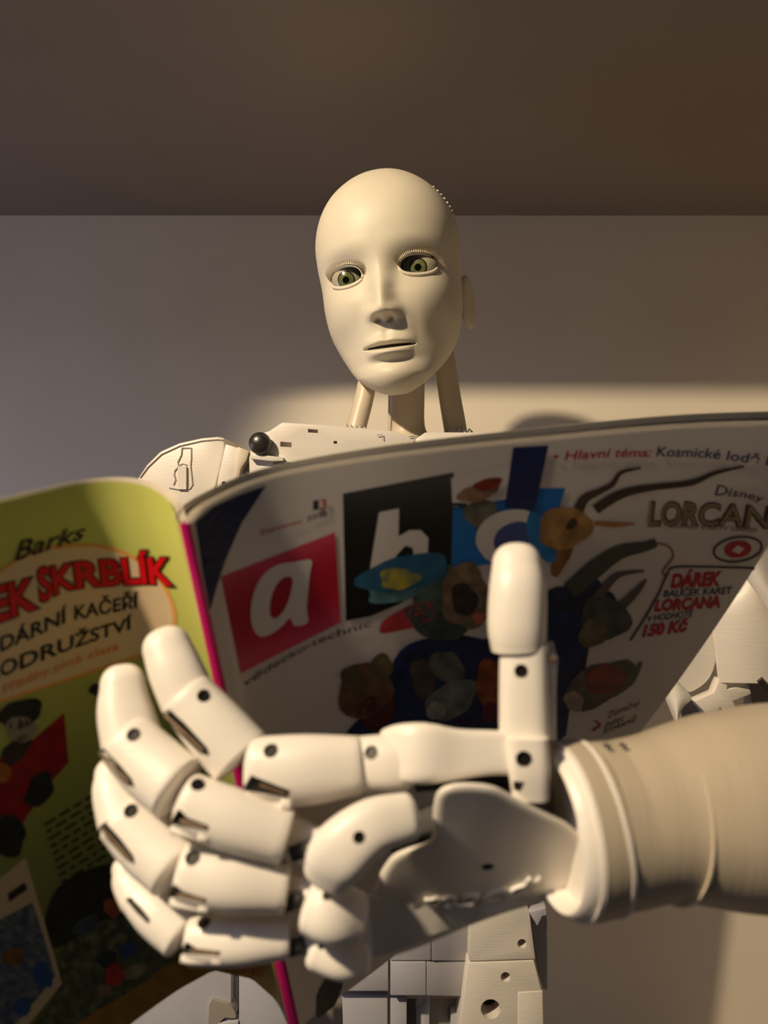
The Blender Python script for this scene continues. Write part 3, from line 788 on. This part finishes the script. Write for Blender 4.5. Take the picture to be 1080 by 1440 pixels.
# --- torso
torso = attach(panel('torso', [(400, 615), (800, 612), (835, 700), (780, 1000), (750, 1250), (745, 1470), (250, 1470), (300, 1000), (330, 700)], None, d=.76, th=.16, m=GREYP)); torso['label'] = 'grey inner torso behind the white panels'
panel('chest_plate', [(350, 640), (362, 612), (379, 606), (397, 594), (475, 599), (552, 606), (582, 616), (588, 700), (352, 700)], torso, d=.70, th=.05, m=PLA,
      slots=([(433, 603), (447, 604), (447, 609), (433, 608)], [(394, 621), (410, 622), (410, 629), (394, 628)], [(469, 620), (474, 620), (474, 624), (469, 624)]))
panel('chest_plate', [(584, 618), (598, 608), (760, 608), (850, 605), (858, 700), (584, 700)], torso, d=.71, th=.05, m=PLA)
panel('chest_ledge', [(352, 638), (398, 643), (398, 650), (352, 645)], torso, d=.693, th=.02, m=PLA, bev=.0004)
panel('chest_tab', [(384, 648), (399, 648), (399, 653), (384, 653)], torso, d=.692, th=.004, m=DARK, bev=.0002)
for a, b in ((538, 612), (583, 614)):
    bm = bmesh.new(); tube_bm([P(a-8, b, .698), P(a, b-1, .698), P(a, b+6, .698)], .0004, 6, bm); bm_obj('groove', bm, GROOVE, torso, 50)
for a, b in ((508, 637), (407, 653), (315, 680)):
    bm = bmesh.new(); prism_bm(bm, disc_pts(P(a, b, .6985 if a > 320 else .6995), Vector((0, -1, 0)), .0022, 12), Vector((0, -1, 0)), .0006, .004); bm_obj('screw', bm, SCREW, torso, 40)
kb = bmesh.new(); bmesh.ops.create_uvsphere(kb, u_segments=28, v_segments=18, radius=.0102)
for v in kb.verts: v.co = Vector((v.co.x, v.co.y*.75, v.co.z))+P(365.5, 623.5, .693)
o = bm_obj('round_knob', kb, BLACK, torso, 60); o['label'] = 'shiny black round knob'
# right shoulder of the robot (left in the picture)
sh = attach(panel('shoulder_shell', [(190, 690), (194, 672), (206, 654), (225, 635), (252, 623), (284, 616), (306, 614), (316, 616), (315, 633), (308, 663), (301, 690), (292, 740), (240, 830), (180, 830), (176, 740)], None, d=.715, th=.09, m=PLA, bev=.002, smooth=25))
def groove(pts, d, r=.0006, parent=None):
    bm = bmesh.new(); tube_bm([P(a, b, d) for a, b in pts], r, 6, bm); return bm_obj('groove', bm, GROOVE, parent, 50)
groove([(197, 672), (208, 657), (227, 639), (253, 627), (284, 620), (306, 618), (315, 619)], .7146, .0007, sh)
groove([(256, 630), (255, 640), (250, 650), (251, 655)], .7146, .0007, sh)
groove([(256, 630), (269, 630), (269, 645), (268, 655), (271, 682), (268, 687), (255, 689), (238, 686)], .7146, .0007, sh)
groove([(251, 655), (257, 652), (263, 654)], .7146, .0006, sh); groove([(251, 656), (246, 662), (245, 668), (247, 675), (244, 682)], .7146, .0008, sh)
sb_ = bmesh.new(); box(sb_, P(250, 688, .712), P(264, 656, .718)); bm_obj('raised_emblem', sb_, PLA, sh)
panel('shoulder_bracket', [(317, 624), (348, 634), (344, 650), (337, 660), (333, 690), (300, 740), (304, 690), (308, 664)], sh, d=.70, th=.05, m=PLA, bev=.0015)
panel('bracket_face', [(334, 628), (350, 634), (346, 648), (339, 658), (335, 676), (329, 676), (333, 655)], sh, d=.6975, th=.01, m=TUBEG, bev=.0008)
attach(bm_obj('upper_arm', loft_bm([(235, 720, .78, 52, 1), (215, 900, .72, 50, 1), (190, 1080, .64, 46, 1)], 26, 12, .3, .4, 2.4), PLA, None, 50))
attach(bm_obj('forearm', loft_bm([(190, 1080, .62, 48, 1), (120, 1030, .52, 46, 1), (40, 960, .42, 40, 1)], 26, 12, .3, .3, 2.4), PLA, None, 50))
# belly panels
tp = dict(d=.60, th=.03)
waist = attach(panel('waist_panel', [(548, 1351), (606, 1351), (606, 1240), (548, 1240)], None, **tp))
def wp(pts, **k):
    kk = dict(tp); kk.update(k); return attach(panel('waist_panel', pts, None, **kk))
wp([(607, 1351, .600), (657, 1351, .612), (662, 1240, .612), (607, 1240, .600)], bev=.0004)
wp([(470, 1394), (546, 1394), (546, 1353), (500, 1353)])
wp([(549, 1353), (599, 1353), (599, 1400), (549, 1400)]); wp([(600, 1353, .600), (655, 1353, .612), (650, 1401, .612), (600, 1400, .600)], bev=.0004)
wp([(481, 1398), (545, 1400), (545, 1500), (484, 1500)], d=.608); wp([(549, 1402), (572, 1404), (572, 1500), (549, 1500)], d=.608)
wp([(572, 1404), (650, 1404), (648, 1500), (572, 1500)], d=.632, m=GREYP); wp([(585, 1418), (598, 1404), (604, 1404), (604, 1500), (585, 1500)], d=.622); wp([(634, 1425), (646, 1425), (646, 1500), (634, 1500)], d=.622)
wp([(664, 1240), (733, 1240), (745, 1285), (753, 1349), (659, 1352)], d=.598, m=PLA, holes=((734, 1327, 6.5),))
wp([(658, 1354), (751, 1351), (762, 1395), (763, 1500), (640, 1500)], d=.598, m=PLA, holes=((711, 1374, 7), (690, 1419, 14)))
wp([(729, 1396), (763, 1394), (765, 1500), (729, 1500)], d=.5972, th=.006, m=PLA, bev=.0004)
wp([(738, 1258), (768, 1274), (770, 1300), (770, 1392), (764, 1392), (755, 1349), (748, 1300)], d=.615, m=TORS); wp([(744, 1283), (768, 1277), (756, 1303)], d=.594, th=.01)
# hip panels seen under the magazine
wp([(150, 1345), (325, 1345), (325, 1520), (150, 1520)], d=.62); wp([(327, 1345), (335, 1345), (335, 1520), (327, 1520)], d=.63, m=GREYP); wp([(336, 1345), (420, 1345), (420, 1520), (336, 1520)], d=.618)
wp(smoothpoly([(294, 1414), (310, 1410), (326, 1416), (331, 1432), (310, 1436), (308, 1500), (296, 1500)], 3), d=.6165, th=.012, m=GREYP, bev=0); wp([(305, 1440), (335, 1436), (335, 1500), (305, 1500)], d=.616, th=.01)
hb = bmesh.new(); prism_bm(hb, disc_pts(P(394, 1400, .617), Vector((0, -1, 0)), .004, 14), Vector((0, -1, 0)), .001, .01); attach(bm_obj('hip_bolt', hb, SCREW, None, 40))
# stand under the torso
sbm = bmesh.new(); box(sbm, (-.09, .74, .02), (.10, .90, .34)); attach(bm_obj('stand_column', sbm, GREYP, None, 40))
sbm = bmesh.new(); box(sbm, (-.16, .66, 0), (.17, .98, .02)); attach(bm_obj('stand_base', sbm, GREYP, None, 40))

# --- left arm of the robot (right in the picture)
arm = attach(bm_obj('upper_arm', loft_bm([(930, 690, .80, 60, 1), (1020, 770, .72, 56, 1), (1090, 870, .64, 45, .9), (1085, 1000, .61, 36, .9)], 28, 16, .3, .2, 2.4), GREYP, None, 50))
bm_obj('elbow', loft_bm([(1345, 1062, .318, 92, 1), (1350, 1030, .39, 78, 1), (1270, 970, .49, 62, 1), (1175, 920, .60, 44, 1)], 26, 14, .4, .3, 2.3), GREYP, arm, 50)
def shell(pts, edge, d0, d1, name='arm_shell', m=PLA, curve=.012, th=.0025):
    """bowed sheet with an outline: ribs between two edges given as pixel lists"""
    A = catmull([np.array(p, float) for p in pts], 16); B = catmull([np.array(p, float) for p in edge], 16); bm = bmesh.new(); fr = []; bk = []
    for i in range(16):
        r1 = []; r2 = []
        for j in range(13):
            t = j/12; q = A[i]*(1-t)+B[i]*t; d = d0*(1-t)+d1*t-curve*math.sin(math.pi*t)
            r1.append(bm.verts.new(P(q[0], q[1], d))); r2.append(bm.verts.new(P(q[0], q[1], d)+Vector((0, th, 0))))
        fr.append(r1); bk.append(r2)
    for i in range(15):
        for j in range(12):
            bm.faces.new((fr[i][j], fr[i][j+1], fr[i+1][j+1], fr[i+1][j])); bm.faces.new((bk[i][j], bk[i+1][j], bk[i+1][j+1], bk[i][j+1]))
    for i in range(15):
        bm.faces.new((fr[i][0], fr[i+1][0], bk[i+1][0], bk[i][0])); bm.faces.new((fr[i][12], bk[i][12], bk[i+1][12], fr[i+1][12]))
    for j in range(12):
        bm.faces.new((fr[0][j], bk[0][j], bk[0][j+1], fr[0][j+1])); bm.faces.new((fr[15][j], fr[15][j+1], bk[15][j+1], bk[15][j]))
    return bm_obj(name, bm, m, arm, 40)
shell([(1062, 790), (1035, 835), (1006, 868), (1008, 920), (1012, 960)], [(1090, 780), (1120, 830), (1150, 880), (1150, 930), (1150, 962)], .562, .575, curve=.012)
shell([(1040, 800), (1052, 815), (1064, 832), (1078, 852), (1110, 900)], [(1075, 770), (1085, 800), (1095, 825), (1105, 840), (1140, 890)], .545, .545, curve=.006)
panel('arm_shell', smoothpoly([(1006, 850), (1009, 905), (1005, 935), (996, 955), (981, 968), (965, 973), (942, 961), (905, 935), (940, 840)], 3), arm, d=.568, th=.003, m=PLA, bev=0)
shell([(935, 940), (930, 962), (938, 985), (946, 1005), (953, 1022)], [(950, 955), (972, 980), (962, 993), (956, 1005), (954, 1022)], .553, .545, curve=.005)
panel('elbow_bracket', [(976, 986), (1004, 974), (1011, 955), (1023, 955), (1023, 970), (1052, 962), (1057, 976), (1031, 986), (1036, 996), (1019, 1001), (1013, 995), (996, 1012)], arm, d=.562, th=.01, m=PLA)
panel('elbow_bracket', [(1035, 950), (1120, 950), (1120, 1010), (1060, 1000), (1052, 965)], arm, d=.58, th=.01, m=GREYP); panel('elbow_bracket', [(958, 990), (975, 980), (1000, 1012), (960, 1030)], arm, d=.57, th=.01, m=GREYP)
stk = bmesh.new(); tube_bm([P(1068, 955, .555), P(1095, 985, .555)], .0025, 8, stk); bm_obj('elbow_cable', stk, BLACK, arm, 50)

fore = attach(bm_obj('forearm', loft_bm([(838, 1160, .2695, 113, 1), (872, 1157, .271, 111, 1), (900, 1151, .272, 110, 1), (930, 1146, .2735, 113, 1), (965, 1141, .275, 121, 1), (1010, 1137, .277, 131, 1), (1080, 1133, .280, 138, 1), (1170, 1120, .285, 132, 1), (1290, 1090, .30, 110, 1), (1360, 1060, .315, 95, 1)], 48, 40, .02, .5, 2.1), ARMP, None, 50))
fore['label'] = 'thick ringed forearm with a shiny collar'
WAX = (P(830, 1160, .2698)-P(780, 1167, .2672)).normalized()
def ring(name, st, m, parent, K=48, ex=2.1, n=6, cap=.03):
    return bm_obj(name, loft_bm(st, K, n, cap, cap, ex, axis=WAX if n == 0 else None), m, parent, 50)
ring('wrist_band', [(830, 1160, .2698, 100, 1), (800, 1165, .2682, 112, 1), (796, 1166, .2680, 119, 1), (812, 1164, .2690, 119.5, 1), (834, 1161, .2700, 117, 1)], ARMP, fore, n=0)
ring('wrist_rim', [(832, 1161, .2699, 119, 1), (837, 1160, .2701, 118.5, 1)], HANDP, fore, n=3)
ring('wrist_flange', [(830, 1160, .2698, 88, 1), (800, 1164, .2682, 96, 1), (778, 1167, .2672, 101, 1), (773, 1168, .2670, 106, 1), (776, 1168, .2671, 111, 1), (790, 1166, .2677, 114, 1), (798, 1165, .2681, 115, 1)], HANDP, fore, n=0)
ring('wrist_rim', [(805, 1165, .2685, 112, 1), (792, 1166, .2678, 115, 1), (791, 1166, .2678, 119, 1), (797, 1166, .2680, 119.5, 1)], HANDP, fore, n=0)
def ringline(px, py, d, r, name='ring_groove'):
    """thin ring lying round the forearm, square to its axis"""
    st = [(px-2, py, d-.00008, r, 1), (px+1, py, d+.00004, r, 1)]
    return bm_obj(name, loft_bm(st, 48, 2, .0, .0, 2.1), TUBEG, fore, 50)
ringline(938, 1145, .2738, 117.0)
dress(fore, fore, screws=((886, 1212, 7),))
for a, b, d in ((850, 1047, .264), (872, 1046, .265)):
    bm = bmesh.new(); tube_bm([P(a, b, d), P(a+8, b+4, d-.002)], .0006, 6, bm); bm_obj('clip', bm, DARK, fore, 50)

# --- hand
hand = attach(bm_obj('hand', loft_bm([(570, 1225, .300, 66, .2), (640, 1205, .296, 80, .2), (720, 1185, .292, 80, .2), (795, 1180, .285, 66, .3)], 28, 14, .2, .1, 2.6), DARK, None, 45))  # core coloured dark so the joint gaps in front look shaded
hand['label'] = 'white jointed plastic hand gripping the magazine'
# palm plates
def pillow(name, outline, depth, parent, R=15, th=.012, m=None):
    """moulded plate with a rounded rim lying in a slanting plane: depth(px,py)"""
    O = [np.array(p, float) for p in smoothpoly(outline, 4)]; n = len(O)
    area = sum(O[i][0]*O[(i+1) % n][1]-O[(i+1) % n][0]*O[i][1] for i in range(n)); sg = 1 if area > 0 else -1
    N = []
    for i in range(n):
        t = O[(i+1) % n]-O[i-1]; t /= np.linalg.norm(t)+1e-9; N.append(np.array([-t[1], t[0]])*sg)
    for _ in range(3): N = [(N[i-1]+2*N[i]+N[(i+1) % n])/4 for i in range(n)]
    bm = bmesh.new(); rows = []
    spec = [(3, th), (0, R*.00026*.9+.003)]+[(R*(1-math.cos(a)), .0042*(1-math.sin(a))) for a in np.linspace(0.05, math.pi/2, 7)]
    for ins, dz in spec:
        rows.append([bm.verts.new(P(*(O[i]+N[i]*ins), depth(*(O[i]+N[i]*ins))+dz)) for i in range(n)])
    for j in range(len(rows)-1):
        for i in range(n): bm.faces.new((rows[j][i], rows[j][(i+1) % n], rows[j+1][(i+1) % n], rows[j+1][i]))
    bm.faces.new(rows[0][::-1]); f = bm.faces.new(rows[-1])
    bmesh.ops.triangulate(bm, faces=[f])
    return bm_obj(name, bm, m or HANDP, parent, 50)
pdep = lambda x, y: .2525+(y-1144)*.00018+(x-640)*.00001
p2 = pillow('palm_plate', [(608, 1172), (609, 1140), (616, 1112), (643, 1101), (690, 1104), (721, 1119), (760, 1138), (795, 1155), (818, 1178), (826, 1205), (818, 1235), (795, 1255), (760, 1266), (700, 1270), (620, 1268), (545, 1262), (525, 1256), (530, 1238), (540, 1218), (554, 1201), (577, 1191), (600, 1184)], pdep, hand)
dress(p2, hand, screws=((686, 1221, 10),))
pillow('palm_plate', [(513, 1268), (515, 1310), (520, 1342), (532, 1349), (585, 1334), (655, 1304), (709, 1284), (775, 1262), (700, 1258), (600, 1256), (525, 1255)], lambda x, y: pdep(x, 1262)+.0015+(y-1262)*.00009, hand, R=11)
seg('palm_gap_shade', [(585, 1102, .2790, 12, .8), (660, 1096, .2780, 12, .8), (742, 1100, .2760, 16, .8)], hand, m=DARK, K=12, n=5)  # dark bar in place of the shade under the thumb base
# raised lettering along the palm edge
def raised_text(s, o, base, h, lean, parent, th=.0015):
    v, f = textmesh(s, .01, .2); x0 = min(a for a, b in v); x1 = max(a for a, b in v)
    B = catmull([np.array(p, float) for p in base], 60); L = math.hypot(*lean); bm = bmesh.new(); top = []; bot = []
    me = o.data; t = BVHTree.FromPolygons([q.co.copy() for q in me.vertices], [tuple(p.vertices) for p in me.polygons]); org = Vector((0, 0, ZC))
    for a, b in v:
        k = min(max((a-x0)/(x1-x0)*59, 0), 58.99); i = int(k); q = k-i; p = B[i]*(1-q)+B[i+1]*q; hh = h*b/CAP
        px, py = p[0]+lean[0]/L*hh, p[1]+lean[1]/L*hh
        hit = t.ray_cast(org, (P(px, py, 1)-org).normalized())
        if hit[0] is None: hit = (P(px, py, .257), Vector((0, -1, 0)))
        top.append(bm.verts.new(hit[0]+hit[1]*th)); bot.append(bm.verts.new(hit[0]-hit[1]*.0004))
    ed = {}
    for fc_ in f:
        try: bm.faces.new([top[i] for i in fc_])
        except ValueError: continue
        for i in range(len(fc_)):
            e = (fc_[i], fc_[(i+1) % len(fc_)]); ed[e] = 1
    for a, b in list(ed):
        if (b, a) not in ed:
            try: bm.faces.new((top[a], bot[a], bot[b], top[b]))
            except ValueError: pass
    return bm_obj('raised_lettering', bm, HANDP, parent, 40)
raised_text('macday', p2, [(580, 1276), (660, 1270), (730, 1256), (752, 1245)], 24, (.45, -1), hand)
# knuckles
seg('knuckle', [(572, 1149, .2470, 33, .8), (522, 1163, .2440, 38, .75), (478, 1200, .2430, 44, .75), (462, 1228, .2450, 36, .75)], hand, ex=2.6, cap0=.5, cap1=.5, screws=((505, 1178, 9),))
seg('knuckle', [(440, 1274, .2520, 37, .8), (468, 1284, .2510, 41, .8), (498, 1290, .2540, 36, .8)], hand, ex=2.8, cap0=.35, cap1=.35, screws=((460, 1259, 7),))
seg('knuckle', [(444, 1340, .2600, 23, .9), (480, 1348, .2600, 28, .9), (504, 1350, .2620, 25, .9)], hand, ex=2.6, cap0=.6, cap1=.6, screws=((452, 1330, 5),))
seg('knuckle', [(566, 1072, .2620, 38, .8), (540, 1073, .2625, 39, .8), (500, 1074, .2640, 37, .8)], hand, ex=2.3, cap0=.45, cap1=.2, m=GREYP if False else HANDP, screws=((522, 1058, 10),))
for st in ([(392, 1170, .2620, 33, .8), (430, 1186, .2590, 28, .8), (462, 1196, .2560, 24, .8)], [(396, 1247, .2620, 27, .8), (420, 1254, .2590, 24, .8), (445, 1262, .2560, 22, .8)], [(398, 1320, .2660, 22, .8), (425, 1326, .2630, 18, .8), (446, 1334, .2600, 16, .8)]):
    seg('finger_link', st, hand, cap0=.1, cap1=.1, K=16, n=6)
seg('palm_web', [(410, 1152, .2780, 22, .5), (450, 1158, .2760, 34, .5), (520, 1150, .2720, 40, .5)], hand, cap0=.4, cap1=.1, K=20, n=8)
# index finger
seg('finger_segment', [(506, 1076, .2630, 40, .9), (430, 1082, .2620, 48, .9), (362, 1083, .2630, 46, .9)], hand, cap0=.12, cap1=.35, screws=((381, 1055, 11),), slots=(([(339, 1112), (353, 1090), (368, 1096), (409, 1112), (406, 1123), (372, 1116)], ((366, 1103), (402, 1116))),))
seg('finger_segment', [(338, 1064, .2660, 46, .85), (300, 1022, .2690, 44, .85), (262, 978, .2720, 38, .85)], hand, cap0=.12, cap1=.15, screws=((287, 978, 10),), slots=(([(224, 1001), (238, 997), (258, 1015), (292, 1052), (296, 1064), (282, 1060), (252, 1032)], ((232, 1005), (286, 1056))),))
seg('fingertip', [(268, 990, .2725, 39, .85), (248, 945, .2760, 37.5, .85), (236, 914, .2790, 34, .85)], hand, cap0=.1, cap1=.95)
# middle finger
seg('finger_segment', [(402, 1176, .2540, 38, .9), (330, 1154, .2540, 42, .9), (266, 1130, .2560, 41, .9)], hand, cap0=.12, cap1=.35, screws=((279, 1102, 11),), slots=(([(236, 1160), (251, 1137), (264, 1150), (294, 1161), (293, 1169), (258, 1162)], ((254, 1154), (290, 1164))),))
seg('finger_segment', [(250, 1108, .2600, 46, .85), (212, 1076, .2650, 46, .85), (178, 1040, .2690, 41, .85)], hand, cap0=.12, cap1=.2, screws=((188, 1033, 10),), slots=(([(133, 1052), (146, 1052), (168, 1075), (186, 1096), (190, 1108), (178, 1104), (150, 1078)], ((140, 1058), (182, 1101))),))
seg('fingertip', [(186, 1044, .2705, 42, .85), (176, 1000, .2750, 38, .85), (173, 964, .2780, 31, .85)], hand, cap0=.1, cap1=.95)
# ring finger
seg('finger_segment', [(402, 1249, .2550, 33, .9), (330, 1240, .2540, 41, .9), (266, 1228, .2560, 43, .9)], hand, cap0=.12, cap1=.35, screws=((271, 1206, 11),), slots=(([(233, 1262), (245, 1243), (258, 1254), (291, 1264), (290, 1270), (252, 1262)], ((250, 1258), (287, 1266))),))
seg('finger_segment', [(246, 1222, .2600, 42, .85), (208, 1186, .2650, 43, .85), (176, 1150, .2690, 40, .85)], hand, cap0=.12, cap1=.2, screws=((184, 1140, 10),), slots=(([(138, 1160), (150, 1158), (170, 1180), (188, 1204), (191, 1216), (178, 1210), (152, 1182)], ((144, 1166), (183, 1209))),))
seg('fingertip', [(178, 1150, .2715, 40, .85), (165, 1112, .2760, 34, .85), (162, 1090, .2790, 28, .85)], hand, cap0=.1, cap1=.9)
# little finger
seg('finger_segment', [(406, 1318, .2600, 27, .9), (340, 1322, .2590, 33, .9), (274, 1322, .2610, 33, .9)], hand, cap0=.12, cap1=.35, screws=((287, 1296, 10),), slots=(([(252, 1341), (262, 1324), (277, 1334), (311, 1338), (308, 1344), (274, 1342)], ((268, 1337), (305, 1341))),))
seg('finger_segment', [(256, 1314, .2650, 33, .85), (222, 1284, .2690, 33, .85), (194, 1256, .2730, 28, .85)], hand, cap0=.12, cap1=.2, slots=(([(176, 1264), (184, 1262), (200, 1278), (212, 1294), (209, 1300), (192, 1284)], None),))
seg('fingertip', [(198, 1262, .2745, 29, .85), (184, 1238, .2780, 26, .85), (178, 1222, .2800, 20, .85)], hand, cap0=.1, cap1=.9)
# hinge axles and feet
for a, b, d in ((424, 1196, .252), (410, 1268, .252), (412, 1332, .258), (502, 1102, .262)):
    seg('hinge_axle', [(a-14, b+6, d, 11, .8), (a+14, b-4, d, 11, .8)], hand, m=DARK, ex=3, K=12, n=3)
for a, b, r, d in ((359, 1130, 8, .2545), (402, 1130, 8, .2530), (247, 1167, 7, .2490), (286, 1177, 7, .2465), (246, 1269, 7, .2490), (286, 1277, 6, .2470), (261, 1348, 6, .2550), (305, 1350, 6, .2530)):
    seg('hinge_foot', [(a-4, b, d, r, .9), (a+5, b+1, d, r, .9)], hand, ex=2.6, K=14, n=3, cap0=.5, cap1=.5)
for a, b, c_, e, d in ((359, 1130, 402, 1131, .2540), (247, 1168, 286, 1178, .2480), (246, 1270, 286, 1277, .2480), (261, 1349, 305, 1350, .2540)):
    seg('hinge_bar', [(a, b+1, d, 5, .8), (c_, e+1, d, 5, .8)], hand, ex=3, K=12, n=3)
# thumb
seg('thumb_base', [(556, 1060, .2660, 36, .7), (572, 1059, .2620, 40, .7), (600, 1059, .2600, 41, .7), (640, 1060, .2610, 34, .7), (690, 1058, .2620, 30, .7), (738, 1060, .2630, 30, .7)], hand, ex=5, cap0=.3, cap1=.1, smooth=22)
seg('thumb_joint', [(742, 1036, .2600, 29, .9), (744, 1080, .2590, 29, .9), (746, 1120, .2590, 25, .9)], hand, ex=4, cap0=.1, cap1=.06, screws=((737, 1068, 12),), slots=(([(722, 1098), (738, 1100), (732, 1114), (722, 1110)], None),))
seg('thumb_segment', [(737, 905, .2690, 34, .9), (737, 970, .2670, 35, .9), (738, 1036, .2650, 36, .9)], hand, ex=3.0, cap0=.08, cap1=.06, screws=((733, 944, 10),))
seg('thumb_tip', [(729, 912, .2690, 38, .95), (727, 880, .2690, 41, .95), (728, 830, .2710, 40, .95), (727, 797, .2740, 35, .9)], hand, ex=2.4, cap0=.05, cap1=.95, n=18)
bm = bmesh.new(); tube_bm([P(772, 905, .270), P(775, 925, .2665), P(776, 970, .2655), P(776, 1040, .264)], [.0016, .0022, .0014, .0014], 8, bm); bm_obj('thumb_tendon', bm, HANDP, hand, 50)
bm = bmesh.new(); tube_bm([P(772, 926, .264), P(780, 926, .264)], .0011, 8, bm); bm_obj('screw', bm, PIN, hand, 50)
# wrist joint behind the thumb
seg('wrist_joint', [(735, 1115, .2820, 40, .5), (775, 1128, .2880, 64, .45), (815, 1150, .2920, 84, .4)], hand, m=GREYP, ex=2.3)
